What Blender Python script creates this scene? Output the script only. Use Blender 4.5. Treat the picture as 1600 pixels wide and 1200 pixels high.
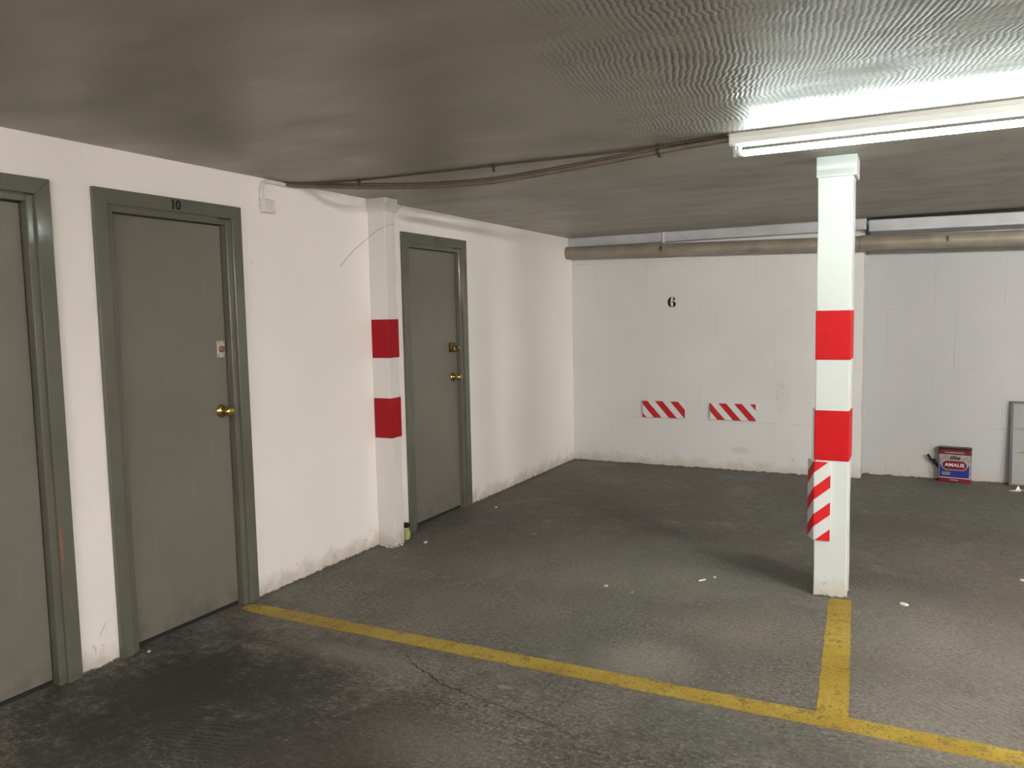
import bpy, bmesh, math, random
from mathutils import Vector, Matrix, noise
random.seed(7)
S = bpy.context.scene
for o in list(bpy.data.objects): bpy.data.objects.remove(o)
C = S.collection
H = 2.264; D = 7.555; D2 = 7.80; XS = 2.725

# ---------------------------------------------------------------- camera
def cam_axes(yaw, pitch, roll):
    f = Vector((math.sin(yaw)*math.cos(pitch), math.cos(yaw)*math.cos(pitch), math.sin(pitch)))
    r = Vector((math.cos(yaw), -math.sin(yaw), 0)); u = r.cross(f)
    c, s = math.cos(roll), math.sin(roll)
    return c*r + s*u, -s*r + c*u, f
cd = bpy.data.cameras.new('camera'); cam = bpy.data.objects.new('camera', cd); C.objects.link(cam)
r_, u_, f_ = cam_axes(-0.4738, -0.0855, -0.0204)
m = Matrix((r_, u_, -f_)).transposed().to_4x4(); m.translation = Vector((3.1641, 0, 1.5))
cam.matrix_world = m
cd.sensor_width = 36; cd.lens = 1243.91/1600*36; cd.clip_start = .05
S.camera = cam
# ---------------------------------------------------------------- world, exposure
w = bpy.data.worlds.new('world'); S.world = w; w.use_nodes = True
w.node_tree.nodes['Background'].inputs[0].default_value = (1, .95, .9, 1)
w.node_tree.nodes['Background'].inputs[1].default_value = .02
S.view_settings.view_transform = 'Standard'; S.view_settings.look = 'None'
S.view_settings.gamma = 1; S.view_settings.use_curve_mapping = False
S.view_settings.exposure = 2.0
TUBE = 13.0          # brightness of the tube in view
FILL_RIGHT = 410.0      # unseen tubes on the right, added to light the garage evenly
FILL_REAR = 110.0     # unseen tubes behind the viewpoint, added as fill light

# ---------------------------------------------------------------- node helpers
class NT:
    def __init__(s, name):
        s.m = bpy.data.materials.new(name); s.m.use_nodes = True
        s.t = s.m.node_tree; s.b = s.t.nodes['Principled BSDF']
        s.out = s.t.nodes['Material Output']; s.geo = None
    def n(s, typ, **kw):
        nd = s.t.nodes.new(typ)
        for k, v in kw.items():
            if isinstance(k, str) and hasattr(nd, k): setattr(nd, k, v)
        return nd
    def link(s, a, b): s.t.links.new(a, b)
    def pos(s):
        if s.geo is None: s.geo = s.n('ShaderNodeNewGeometry')
        return s.geo.outputs['Position']
    def mapv(s, v, scale=(1,1,1), loc=(0,0,0), rot=(0,0,0)):
        nd = s.n('ShaderNodeMapping'); nd.inputs['Scale'].default_value = scale
        nd.inputs['Location'].default_value = loc; nd.inputs['Rotation'].default_value = rot
        s.link(v, nd.inputs['Vector']); return nd.outputs[0]
    def noise(s, v, scale, detail=4, rough=.55, dist=0):
        nd = s.n('ShaderNodeTexNoise'); s.link(v, nd.inputs['Vector'])
        nd.inputs['Scale'].default_value = scale; nd.inputs['Detail'].default_value = detail
        nd.inputs['Roughness'].default_value = rough; nd.inputs['Distortion'].default_value = dist
        return nd.outputs['Fac']
    def val(s, x):
        nd = s.n('ShaderNodeValue'); nd.outputs[0].default_value = x; return nd.outputs[0]
    def math(s, op, a, b=None, c=None, clamp=False):
        nd = s.n('ShaderNodeMath', operation=op, use_clamp=clamp)
        for i, x in enumerate((a, b, c)):
            if x is None: continue
            if isinstance(x, (int, float)): nd.inputs[i].default_value = x
            else: s.link(x, nd.inputs[i])
        return nd.outputs[0]
    def ramp(s, f, a, b, lo=0., hi=1.):
        nd = s.n('ShaderNodeMapRange'); nd.interpolation_type = 'SMOOTHSTEP'
        s.link(f, nd.inputs[0])
        for i, x in enumerate((a, b, lo, hi)): nd.inputs[i+1].default_value = x
        return nd.outputs[0]
    def mix(s, f, a, b):
        nd = s.n('ShaderNodeMix', data_type='RGBA')
        if isinstance(f, (int, float)): nd.inputs[0].default_value = f
        else: s.link(f, nd.inputs[0])
        for i, x in ((6, a), (7, b)):
            if isinstance(x, tuple): nd.inputs[i].default_value = (*x, 1)
            else: s.link(x, nd.inputs[i])
        return nd.outputs[2]
    def xyz(s, v):
        nd = s.n('ShaderNodeSeparateXYZ'); s.link(v, nd.inputs[0]); return nd.outputs
    def bump(s, h, strength, dist, prev=None):
        nd = s.n('ShaderNodeBump'); nd.inputs['Strength'].default_value = strength
        nd.inputs['Distance'].default_value = dist; s.link(h, nd.inputs['Height'])
        if prev is not None: s.link(prev, nd.inputs['Normal'])
        return nd.outputs[0]
    def done(s, col=None, rough=None, normal=None, metal=0, spec=.5):
        for k, x in (('Base Color', col), ('Roughness', rough), ('Normal', normal)):
            if x is None: continue
            if isinstance(x, tuple): s.b.inputs[k].default_value = (*x, 1)
            elif isinstance(x, (int, float)): s.b.inputs[k].default_value = x
            else: s.link(x, s.b.inputs[k])
        s.b.inputs['Metallic'].default_value = metal
        s.b.inputs['Specular IOR Level'].default_value = spec
        return s.m
def blob(t, x, y, cx, cy, rx, ry, n, k=1.2, lo=.55):
    """soft mask round (cx,cy) with a ragged edge"""
    a = t.math('DIVIDE', t.math('SUBTRACT', x, cx), rx); b = t.math('DIVIDE', t.math('SUBTRACT', y, cy), ry)
    d = t.math('SQRT', t.math('ADD', t.math('MULTIPLY', a, a), t.math('MULTIPLY', b, b)))
    d = t.math('ADD', d, t.math('MULTIPLY', t.math('SUBTRACT', n, .5), k))
    return t.ramp(d, lo, 1.15, 1., 0.)

# ---------------------------------------------------------------- materials
def simple(name, col, rough=.5, metal=0, var=.06, scale=18, bump=.05, bscale=120):
    t = NT(name); p = t.pos(); n = t.noise(p, scale, 4)
    dark = tuple(max(0, c*(1-var*2.2)) for c in col); lite = tuple(min(1, c*(1+var)) for c in col)
    c = t.mix(t.ramp(n, .3, .7), dark, lite)
    nb = t.noise(p, bscale, 3)
    rr = t.math('ADD', t.math('MULTIPLY', n, .12), rough-.06)
    return t.done(c, rr, t.bump(nb, bump, .002) if bump else None, metal)
def wall_mat(name, blocks=False, col=(.90,.87,.83), seed=0):
    t = NT(name); p = t.pos(); x, y, z = t.xyz(p)
    pm = t.mapv(p, loc=(seed, seed, 0))
    n1 = t.noise(pm, 1.3, 3); n2 = t.noise(pm, 9, 5); n3 = t.noise(pm, 70, 3)
    c = t.mix(t.ramp(n1, .3, .7), tuple(k*.955 for k in col), col)
    c = t.mix(t.ramp(n2, .62, .8, 0, .25), c, tuple(k*.86 for k in col))
    # grime creeping up from the floor, rust spots, chips
    edge = t.math('ADD', z, t.math('MULTIPLY', t.math('SUBTRACT', n2, .5), .22))
    c = t.mix(t.ramp(edge, .0, .13, .62, 0), c, (.42,.37,.29))
    lowch = t.math('MULTIPLY', t.ramp(t.noise(pm, 26, 4, .7), .60, .68), t.ramp(edge, .02, .2, .8, 0))
    c = t.mix(lowch, c, (.28,.25,.2))
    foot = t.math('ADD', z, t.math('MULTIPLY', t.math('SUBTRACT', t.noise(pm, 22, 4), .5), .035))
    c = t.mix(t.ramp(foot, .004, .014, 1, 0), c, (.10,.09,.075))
    sp = t.n('ShaderNodeTexVoronoi'); t.link(pm, sp.inputs['Vector']); sp.inputs['Scale'].default_value = 3.1
    c = t.mix(t.ramp(sp.outputs['Distance'], .012, .026, .6, 0), c, (.35,.3,.26))
    if not blocks:
        sk = blob(t, t.math('SUBTRACT', y, t.math('MULTIPLY', z, .6)), z, 2.09, .165, .004, .035, n2, .5)
        c = t.mix(t.math('MULTIPLY', sk, .6), c, (.4,.37,.34))
        sk = blob(t, y, z, 2.15, .085, .003, .018, n2, .5)
        c = t.mix(t.math('MULTIPLY', sk, .6), c, (.4,.37,.34))
    nrm = t.bump(n3, .18, .0025); nrm = t.bump(n2, .35, .006, nrm)
    if blocks:
        bv = t.n('ShaderNodeCombineXYZ'); t.link(t.math('ADD', x, -.27+5.2+t_off(name)), bv.inputs[0])
        t.link(t.math('ADD', z, .046), bv.inputs[1])
        wob = t.n('ShaderNodeVectorMath', operation='ADD')
        sc = t.n('ShaderNodeVectorMath', operation='SCALE'); nn = t.n('ShaderNodeTexNoise'); t.link(p, nn.inputs['Vector']); nn.inputs['Scale'].default_value = 5
        t.link(nn.outputs['Color'], sc.inputs[0]); sc.inputs['Scale'].default_value = .014
        t.link(bv.outputs[0], wob.inputs[0]); t.link(sc.outputs[0], wob.inputs[1])
        bk = t.n('ShaderNodeTexBrick'); t.link(wob.outputs[0], bk.inputs['Vector'])
        bk.offset = .7; bk.offset_frequency = 2; bk.squash = 1
        bk.inputs['Scale'].default_value = 1; bk.inputs['Brick Width'].default_value = .52
        bk.inputs['Row Height'].default_value = .513; bk.inputs['Mortar Size'].default_value = .005
        bk.inputs['Mortar Smooth'].default_value = .6
        fade = t.ramp(t.noise(pm, 3.5, 2), .36, .6, .25, 1)
        f = t.math('MULTIPLY', bk.outputs['Fac'], fade)
        nrm = t.bump(t.math('SUBTRACT', 1., f), .55, .004, nrm)
        c = t.mix(t.math('MULTIPLY', f, .10), c, (.5,.49,.46))
        # a smudge of old glue and a pinkish scuff low on the wall
        sm = t.math('MULTIPLY', blob(t, x, z, 2.06, .72, .07, .17, n2, .6), t.ramp(t.noise(p, 60, 3), .5, .56))
        c = t.mix(t.math('MULTIPLY', sm, .4), c, (.4,.4,.38))
        sm = blob(t, x, z, 1.68, .2, .09, .035, n2, 1.6)
        c = t.mix(t.math('MULTIPLY', sm, .35), c, (.5,.33,.28))
        sm = blob(t, x, z, 3.15, .17, .32, .14, n2, 1.4)
        c = t.mix(t.math('MULTIPLY', sm, .30), c, (.45,.43,.39))
    return t.done(c, .58, nrm, spec=.35)
def t_off(name): return 0.0 if 'left' in name else .11
M = {}
M['wall'] = wall_mat('white wall paint', seed=3)
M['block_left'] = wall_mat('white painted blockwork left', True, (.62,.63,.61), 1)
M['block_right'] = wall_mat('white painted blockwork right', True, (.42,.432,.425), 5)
M['post'] = wall_mat('white post paint', col=(.70,.69,.655), seed=9)
M['column'] = wall_mat('cool white column paint', col=(.56,.61,.585), seed=12)
def ceiling_mat():
    t = NT('painted ceiling'); p = t.pos(); x, y, z = t.xyz(p)
    n1 = t.noise(p, .9, 4); n2 = t.noise(t.mapv(p, (1.0, 2.6, 1), rot=(0,0,.06)), 1.8, 7, .60); n3 = t.noise(p, 45, 4)
    base = t.mix(t.ramp(n1, .3, .7), (.30,.275,.225), (.36,.335,.28))
    base = t.mix(t.ramp(n2, .5, .75, 0, .5), base, (.25,.235,.20))
    base = t.mix(t.ramp(n2, .30, .42, .35, 0), base, (.42,.40,.37))
    # combed ripples left in the paint
    wv = t.n('ShaderNodeTexWave', wave_type='BANDS', bands_direction='X', wave_profile='SIN')
    wn = t.n('ShaderNodeTexNoise'); t.link(t.mapv(p, (.45, 1.6, 1)), wn.inputs['Vector']); wn.inputs['Scale'].default_value = 12; wn.inputs['Detail'].default_value = 2
    wb_ = t.n('ShaderNodeTexNoise'); t.link(p, wb_.inputs['Vector']); wb_.inputs['Scale'].default_value = 1.6; wb_.inputs['Detail'].default_value = 1
    ph = t.math('ADD', t.math('MULTIPLY', x, .992), t.math('MULTIPLY', y, .129))
    ph = t.math('ADD', ph, t.math('MULTIPLY', wn.outputs['Fac'], t.math('MULTIPLY', t.noise(p, 2.3, 2), .052)))
    ph = t.math('ADD', ph, t.math('MULTIPLY', wb_.outputs['Fac'], .16))
    cv = t.n('ShaderNodeCombineXYZ'); t.link(ph, cv.inputs[0]); t.link(cv.outputs[0], wv.inputs['Vector'])
    wv.inputs['Scale'].default_value = 17.; wv.inputs['Distortion'].default_value = 0
    mx = t.ramp(t.math('ADD', x, t.math('MULTIPLY', t.math('SUBTRACT', n1, .5), 1.2)), 1.95, 2.5)
    my = t.ramp(t.math('ADD', y, t.math('MULTIPLY', t.math('SUBTRACT', n1, .5), .5)), 3.35, 3.75, 1, 0)
    patch = t.ramp(t.noise(p, 3.0, 5, .65), .36, .58, .12, 1)
    mask = t.math('MULTIPLY', t.math('MULTIPLY', mx, my), patch)
    trough = t.ramp(wv.outputs['Fac'], .05, .55, 1, 0)
    c = t.mix(t.math('MULTIPLY', mask, .6), base, (.40,.40,.385))
    grime = t.math('MULTIPLY', t.math('MULTIPLY', trough, mask), t.ramp(n3, .3, .6, .5, 1))
    c = t.mix(t.math('MULTIPLY', grime, .92), c, (.09,.09,.085))
    dk = t.math('MULTIPLY', t.ramp(t.noise(p, 4, 6, .7), .50, .68), mx)
    c = t.mix(t.math('MULTIPLY', dk, .5), c, (.15,.145,.14))
    nrm = t.bump(n3, .2, .003); nrm = t.bump(n2, .5, .008, nrm)
    nrm = t.bump(t.math('MULTIPLY', wv.outputs['Fac'], mask), .5, .003, nrm)
    return t.done(c, t.ramp(n2, .3, .7, .36, .5), nrm, spec=.5)
M['ceiling'] = ceiling_mat()
def floor_mat():
    t = NT('worn asphalt floor'); p = t.pos(); x, y, z = t.xyz(p)
    n1 = t.noise(p, .7, 4, .6); n2 = t.noise(t.mapv(p, loc=(4,2,0)), 2.2, 6, .65, .6); n3 = t.noise(p, 14, 6, .7); n4 = t.noise(p, 62, 4, .75)
    c = t.mix(t.ramp(n1, .38, .62), (0.149,0.130,0.105), (0.144,0.150,0.123))
    c = t.mix(t.ramp(n2, .45, .72, 0, .75), c, (0.245,0.224,0.189))
    c = t.mix(t.ramp(n2, .28, .42, .6, 0), c, (0.096,0.095,0.081))
    ny = t.val(.55)
    c = t.mix(t.math('MULTIPLY', ny, t.ramp(n3, .52, .72, 0, .7)), c, (0.350,0.333,0.289))
    c = t.mix(t.ramp(n3, .3, .45, .65, 0), c, (0.074,0.074,0.063))
    n5 = t.noise(t.mapv(p, (1, 1.5, 1)), 34, 5, .75); nm = t.math('ADD', t.math('MULTIPLY', n2, .45), t.math('ADD', t.math('MULTIPLY', n3, .4), t.math('MULTIPLY', n5, .15)))
    for cx, cy, rx, ry, col, k in (
        (1.3, 1.8, 2.3, 1.15, (.052,.050,.039), .9), (3.4, 1.9, 1.2, .7, (.085,.080,.066), .5),
        (.55, 2.15, .75, .75, (.026,.025,.020), .9),
        (.98, 2.74, .5, .10, (.26,.25,.21), .6), (2.12, 3.22, .24, .30, (.33,.30,.26), .6),
        (1.75, 2.25, .4, .22, (.24,.225,.19), .45), (2.45, 3.75, .5, .35, (.30,.265,.225), .5),
        (3.45, 3.9, .8, .7, (.29,.26,.22), .6), (1.9, 5.0, .45, .3, (.27,.265,.23), .45), (3.3, 3.2, .5, .4, (.31,.285,.245), .5),
        (2.0, 4.0, .5, .25, (.095,.096,.083), .5), (1.15, 3.45, .6, .35, (.25,.22,.19), .5), (1.65, 4.25, 1.0, .6, (.27,.26,.21), .6),
        (2.9, 5.9, 1.0, .6, (.10,.09,.075), .5), (1.2, 5.9, .9, .9, (.12,.105,.086), .5), (2.1, 5.3, .5, .3, (.105,.085,.075), .45),
        (.35, 4.3, .5, 1.2, (.12,.103,.086), .5), (3.0, 4.75, .42, .3, (.10,.095,.082), .5), (2.45, 4.75, .35, .3, (.10,.085,.075), .5),
        (3.75, 3.3, .25, .2, (.10,.10,.09), .6), (2.3, 2.75, .4, .2, (.10,.105,.09), .5)):
        c = t.mix(t.math('MULTIPLY', blob(t, x, y, cx, cy, rx, ry, nm, 3.6, .2), k), c, col)
    dkm = blob(t, x, y, .6, 2.1, 1.0, .95, nm, 3.0, .2)
    spk = t.math('MULTIPLY', t.math('MULTIPLY', t.ramp(t.noise(p, 1.7, 4, .7), .36, .62, .25, 1), t.ramp(y, 3.6, 5.4, 1, .35)), t.math('SUBTRACT', 1., t.math('MULTIPLY', dkm, .8)))
    spd = t.ramp(t.noise(t.mapv(p, loc=(7,3,0)), 2.1, 4, .7), .38, .64, .3, 1)
    c = t.mix(t.math('MULTIPLY', t.ramp(n5, .32, .47, .8, 0), spd), c, (.045,.044,.036))
    c = t.mix(t.math('MULTIPLY', t.ramp(n5, .52, .64, 0, .55), spk), c, (.34,.32,.28))
    c = t.mix(t.math('MULTIPLY', t.math('MULTIPLY', t.ramp(n4, .53, .63), .55), spk), c, (.42,.40,.35))
    c = t.mix(t.math('MULTIPLY', t.ramp(n4, .36, .47, .75, 0), spd), c, (.035,.034,.03))
    # swirling float marks left in the surface
    wv = t.n('ShaderNodeTexWave', wave_type='RINGS', rings_direction='Z'); t.link(t.mapv(p, loc=(-1.3,-.6,0)), wv.inputs['Vector'])
    wv.inputs['Scale'].default_value = 12; wv.inputs['Distortion'].default_value = 9; wv.inputs['Detail'].default_value = 3; wv.inputs['Detail Scale'].default_value = .7
    sw = t.math('MULTIPLY', wv.outputs['Fac'], t.ramp(t.noise(p, 1.6, 2), .45, .62))
    c = t.mix(t.math('MULTIPLY', sw, .25), c, (0.088,0.088,0.075))
    nrm = t.bump(n4, .9, .008); nrm = t.bump(n5, .8, .012, nrm); nrm = t.bump(n3, .6, .014, nrm); nrm = t.bump(sw, .5, .005, nrm)
    return t.done(c, t.ramp(n2, .3, .7, .62, .78), nrm, spec=.4)
M['floor'] = floor_mat()
def yellow_mat():
    t = NT('worn yellow line paint'); p = t.pos(); x, y, z = t.xyz(p)
    n3 = t.noise(p, 16, 6, .7); n4 = t.noise(p, 85, 4, .7); n2 = t.noise(p, 2.5, 3)
    c = t.mix(t.ramp(n2, .35, .65), (.36,.235,.018), (.46,.335,.045))
    c = t.mix(t.ramp(n3, .34, .48, .85, 0), c, (.17,.125,.03))
    c = t.mix(t.ramp(n4, .36, .47, .85, 0), c, (.10,.085,.035))
    c = t.mix(t.ramp(n4, .58, .75, 0, .4), c, (.62,.50,.16))
    return t.done(c, .65, t.bump(n3, .5, .008, t.bump(n4, .5, .005)))
M['yellow'] = yellow_mat()
def door_mat(name, col, rough, seed=0, spots=.35):
    t = NT(name); p = t.mapv(t.pos(), loc=(seed*3.1, seed, seed)); x, y, z = t.xyz(t.pos())
    n1 = t.noise(p, 1.6, 4); n2 = t.noise(p, 12, 5); st = t.noise(t.mapv(p, (1, 9, 1.1)), 3, 5)
    c = t.mix(t.ramp(n1, .3, .7), tuple(k*.93 for k in col), tuple(k*1.05 for k in col))
    c = t.mix(t.ramp(st, .55, .8, 0, .35), c, tuple(k*1.35 for k in col))
    c = t.mix(t.math('MULTIPLY', t.ramp(n2, .66, .72), spots), c, tuple(min(1,k*1.8) for k in col))
    low = t.math('MULTIPLY', t.ramp(z, .0, .25, 1, 0), t.ramp(n2, .4, .7))
    c = t.mix(t.math('MULTIPLY', low, .5), c, (.06,.06,.05))
    nb = t.noise(p, 90, 3); nrm = t.bump(nb, .06, .001); nrm = t.bump(n2, .12, .003, nrm)
    return t.done(c, t.math('ADD', t.math('MULTIPLY', n2, .2), rough-.1), nrm)
M['leaf'] = door_mat('grey green door leaf', (.165,.155,.128), .40, 1, .12)
M['frame'] = door_mat('grey green gloss frame', (.125,.125,.10), .13, 2, 0)
M['dark'] = simple('dark gap', (.012,.012,.01), .8, bump=0)
M['brass'] = simple('polished brass', (.62,.47,.16), .2, 1, bump=.02)
M['oldbrass'] = simple('tarnished brass', (.16,.12,.05), .35, 1, var=.2, bump=.1)
M['plate'] = simple('pale lock plate', (.62,.55,.50), .4, .3)
M['copper'] = simple('coppery cylinder', (.45,.26,.17), .3, 1)
M['black'] = simple('black', (.004,.004,.004), .85, bump=.03)
M['charcoal'] = simple('charcoal lettering', (.03,.032,.026), .5, bump=0)
def red_mat(name, col, rough):
    t = NT(name); p = t.pos(); n = t.noise(p, 30, 5, .7)
    c = t.mix(t.ramp(n, .35, .65), tuple(k*.9 for k in col), col)
    return t.done(c, rough, t.bump(n, .25, .003, t.bump(t.noise(p, 120, 3), .2, .002)), spec=.25)
M['red_dark'] = red_mat('deep red gloss paint', (.34,.001,.008), .5)
M['red'] = red_mat('red gloss paint', (.50,.002,.006), .5)
M['pipe'] = simple('brown grey plastic pipe', (.27,.235,.18), .38, var=.1, scale=6)
M['conduit'] = simple('beige brown conduit', (.135,.108,.075), .45, var=.08)
M['cable'] = simple('dark brown cable', (.07,.058,.045), .5, var=.08)
M['conduit_white'] = simple('overpainted conduit', (.74,.71,.67), .5)
M['beam'] = simple('white painted ledge', (.46,.48,.485), .45, var=.05, scale=5, bump=.12, bscale=30)
M['bracket'] = simple('dull metal clip', (.06,.055,.045), .5, .5)
M['housing'] = simple('white enamel light body', (.62,.65,.61), .35, var=.01, bump=0)
M['holder'] = simple('pale plastic lamp holder', (.30,.32,.29), .4)
M['clear'] = simple('frosted tube end', (.75,.8,.78), .2)
def tube_mat(name, col, st):
    t = NT(name); t.b.inputs['Base Color'].default_value = (.9,.9,.9,1)
    t.b.inputs['Emission Color'].default_value = (*col, 1); t.b.inputs['Emission Strength'].default_value = st
    return t.m
M['tube'] = tube_mat('lit tube', (.86,1.0,.96), TUBE)
M['fill_right'] = tube_mat('added fill tube right', (1.0,.94,.91), FILL_RIGHT)
M['fill_rear'] = tube_mat('added fill tube rear', (1.0,.92,.885), FILL_REAR)
def stripe_mat(name, period, duty, slope, phase, red, white):
    t = NT(name); uv = t.n('ShaderNodeUVMap'); u, v, _ = t.xyz(uv.outputs[0])
    k = t.math('ADD', u, t.math('MULTIPLY', v, slope)); k = t.math('FRACT', t.math('DIVIDE', t.math('ADD', k, phase+10*period), period))
    f = t.math('LESS_THAN', k, duty); n = t.noise(t.pos(), 40, 3)
    r2 = t.mix(t.ramp(n, .3, .7), tuple(q*.9 for q in red), red)
    return t.done(t.mix(f, white, r2), .45, t.bump(t.noise(t.pos(), 200, 2), .1, .001))
def sheet_mat():
    t = NT('grey faced board'); p = t.pos(); x, y, z = t.xyz(p)
    n = t.noise(p, 5, 4); c = t.mix(t.ramp(n, .3, .7), (.215,.22,.20), (.26,.262,.243))
    c = t.mix(t.math('MULTIPLY', blob(t, x, z, 3.98, .475, .13, .02, n, .5), .6), c, (.13,.13,.12))
    c = t.mix(t.math('MULTIPLY', blob(t, x, z, 3.96, .28, .08, .008, n, .3), .6), c, (.10,.10,.095))
    return t.done(c, .45, t.bump(n, .1, .004))
M['board'] = sheet_mat()
M['trim_grey'] = simple('dark grey edging', (.06,.063,.06), .45)
M['can_red'] = simple('can red', (.13,.003,.008), .4, bump=.02)
M['can_blue'] = simple('can blue', (.005,.014,.20), .4, bump=.02)
M['can_silver'] = simple('can silver', (.30,.30,.295), .4, .3, var=.15, scale=30)
M['can_dark'] = simple('can dark seam', (.02,.01,.008), .35, .3)
M['white_ink'] = simple('white ink', (.75,.72,.72), .5, bump=0)
M['pink_line'] = simple('pale pink line', (.6,.42,.45), .5, bump=0)
M['paper'] = simple('scrap white', (.78,.77,.72), .7)
M['leafbit'] = simple('dry leaf', (.23,.22,.17), .7)
M['bottle_yellow'] = simple('yellow green plastic', (.42,.44,.17), .5)
M['rust'] = simple('rust primer', (.28,.09,.05), .6)
M['crack'] = simple('crack', (.012,.012,.010), .9, bump=0)

# ---------------------------------------------------------------- mesh helpers
def mesh_obj(name, bm, mats, parent=None, smooth=False, bevel=0, seg=2):
    bmesh.ops.recalc_face_normals(bm, faces=bm.faces[:])
    me = bpy.data.meshes.new(name); bm.to_mesh(me); bm.free()
    o = bpy.data.objects.new(name, me); C.objects.link(o)
    for mm in (mats if isinstance(mats, (list, tuple)) else [mats]): me.materials.append(mm)
    if smooth:
        for p in me.polygons: p.use_smooth = True
    if bevel:
        b = o.modifiers.new('bevel', 'BEVEL'); b.width = bevel; b.segments = seg; b.limit_method = 'ANGLE'; b.angle_limit = math.radians(40)
        b.harden_normals = False
    if parent is not None:
        o.parent = parent; o.matrix_parent_inverse = parent.matrix_world.inverted()
    return o
def box(bm, x0, x1, y0, y1, z0, z1, mi=0):
    v = [bm.verts.new((x, y, z)) for x in (x0, x1) for y in (y0, y1) for z in (z0, z1)]
    fs = [bm.faces.new([v[i] for i in q]) for q in ((0,1,3,2),(4,6,7,5),(0,4,5,1),(2,3,7,6),(0,2,6,4),(1,5,7,3))]
    for f in fs: f.material_index = mi
    return fs
def boxes(*bs):
    bm = bmesh.new()
    for b in bs: box(bm, *b)
    return bm
def sweep(bm, pts, rad, n=12, caps=True, flat=1):
    pts = [Vector(p) for p in pts]; rads = rad if isinstance(rad, (list, tuple)) else [rad]*len(pts)
    rings = []; up = Vector((0,0,1))
    for i, p in enumerate(pts):
        d = (pts[min(i+1, len(pts)-1)] - pts[max(i-1, 0)]).normalized()
        a = up - d*up.dot(d)
        if a.length < .05: a = Vector((0,1,0)) - d*d.y
        a.normalize(); up = a; b = d.cross(a)
        rings.append([bm.verts.new(p + (a*math.cos(k*2*math.pi/n) + b*flat*math.sin(k*2*math.pi/n))*rads[i]) for k in range(n)])
    for A, B in zip(rings, rings[1:]):
        for k in range(n): bm.faces.new((A[k], A[(k+1)%n], B[(k+1)%n], B[k]))
    if caps: bm.faces.new(rings[0][::-1]); bm.faces.new(rings[-1])
def spline(pts, k=8):
    P = [Vector(p) for p in pts]; out = []
    for i in range(len(P)-1):
        p0, p1, p2, p3 = P[max(i-1,0)], P[i], P[i+1], P[min(i+2, len(P)-1)]
        for j in range(k):
            t = j/k
            out.append(.5*((2*p1) + (p2-p0)*t + (2*p0-5*p1+4*p2-p3)*t*t + (-p0+3*p1-3*p2+p3)*t**3))
    return out + [P[-1]]
def lathe(bm, o, axis, prof, n=24):
    """prof: (distance along axis, radius)"""
    o = Vector(o); a = Vector(axis).normalized()
    b = a.orthogonal().normalized(); c = a.cross(b); rings = []
    for d, r in prof:
        rings.append([bm.verts.new(o + a*d + (b*math.cos(k*2*math.pi/n) + c*math.sin(k*2*math.pi/n))*max(r, 1e-4)) for k in range(n)])
    for A, B in zip(rings, rings[1:]):
        for k in range(n): bm.faces.new((A[k], A[(k+1)%n], B[(k+1)%n], B[k]))
    bm.faces.new(rings[0][::-1]); bm.faces.new(rings[-1])
def thing(name, label, cat, loc=(0,0,0), group=None, kind=None):
    o = bpy.data.objects.new(name, None); C.objects.link(o); o.location = loc; o.empty_display_size = .1
    bpy.context.view_layer.update()
    o['label'] = label; o['category'] = cat
    if group: o['group'] = group
    if kind: o['kind'] = kind
    return o
def tag(o, label, cat, group=None):
    o['label'] = label; o['category'] = cat
    if group: o['group'] = group
    return o
def structure(o): o['kind'] = 'structure'; return o
def text_obj(name, s, size, mat, right, up, at, parent=None, depth=.0006, bold=0, shear=0, sx=1):
    """text as a mesh, centred on 'at', facing right x up"""
    cu = bpy.data.curves.new(name, 'FONT'); cu.body = s; cu.size = size; cu.align_x = 'CENTER'; cu.align_y = 'CENTER'
    cu.extrude = depth; cu.offset = bold; cu.shear = shear
    to = bpy.data.objects.new(name, cu); C.objects.link(to); bpy.context.view_layer.update()
    me = bpy.data.meshes.new_from_object(to.evaluated_get(bpy.context.evaluated_depsgraph_get()))
    bpy.data.objects.remove(to); me.name = name
    R = Vector(right); U = Vector(up); N = R.cross(U)
    mt = Matrix((R*sx, U, N)).transposed().to_4x4(); mt.translation = Vector(at)
    me.transform(mt); me.materials.clear(); me.materials.append(mat)
    o = bpy.data.objects.new(name, me); C.objects.link(o)
    if parent is not None: o.parent = parent; o.matrix_parent_inverse = parent.matrix_world.inverted()
    return o
def prism(bm, pts, n, d, mi=0):
    """flat outline pts (3D) thickened by d along n"""
    n = Vector(n)*d; a = [bm.verts.new(p) for p in pts]; b = [bm.verts.new(Vector(p)+n) for p in pts]
    fs = [bm.faces.new(a[::-1]), bm.faces.new(b)]
    for i in range(len(a)): fs.append(bm.faces.new((a[i], a[(i+1)%len(a)], b[(i+1)%len(a)], b[i])))
    for f in fs: f.material_index = mi

# ---------------------------------------------------------------- room shell
XR = 9.0; YF = -5.0; T = .12
def slab(name, x0, x1, y0, y1, z0, z1, mat):
    return structure(mesh_obj(name, boxes((x0, x1, y0, y1, z0, z1)), mat))
floor = slab('floor', -.3, XR+.3, YF-.3, D2+.3, -.15, 0, M['floor'])
slab('ceiling', -.3, XR+.3, YF-.3, D2+.3, H, H+.15, M['ceiling'])
DOORS = [(1.238, 2.073), (2.26, 3.095), (4.54, 5.405)]
CW = .065                      # casing width
bm = bmesh.new(); prev = YF-.3
for a, b in DOORS:
    box(bm, -T, 0, prev, a+.03, 0, H); box(bm, -T, 0, a+.03, b-.03, 2.06, H); prev = b-.03
box(bm, -T, 0, prev, D+.12, 0, H)
wl = structure(mesh_obj('wall_left', bm, M['wall']))
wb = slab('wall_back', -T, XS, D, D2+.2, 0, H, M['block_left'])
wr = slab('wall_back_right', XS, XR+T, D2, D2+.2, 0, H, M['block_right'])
wr.name = 'wall_rear'
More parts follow.
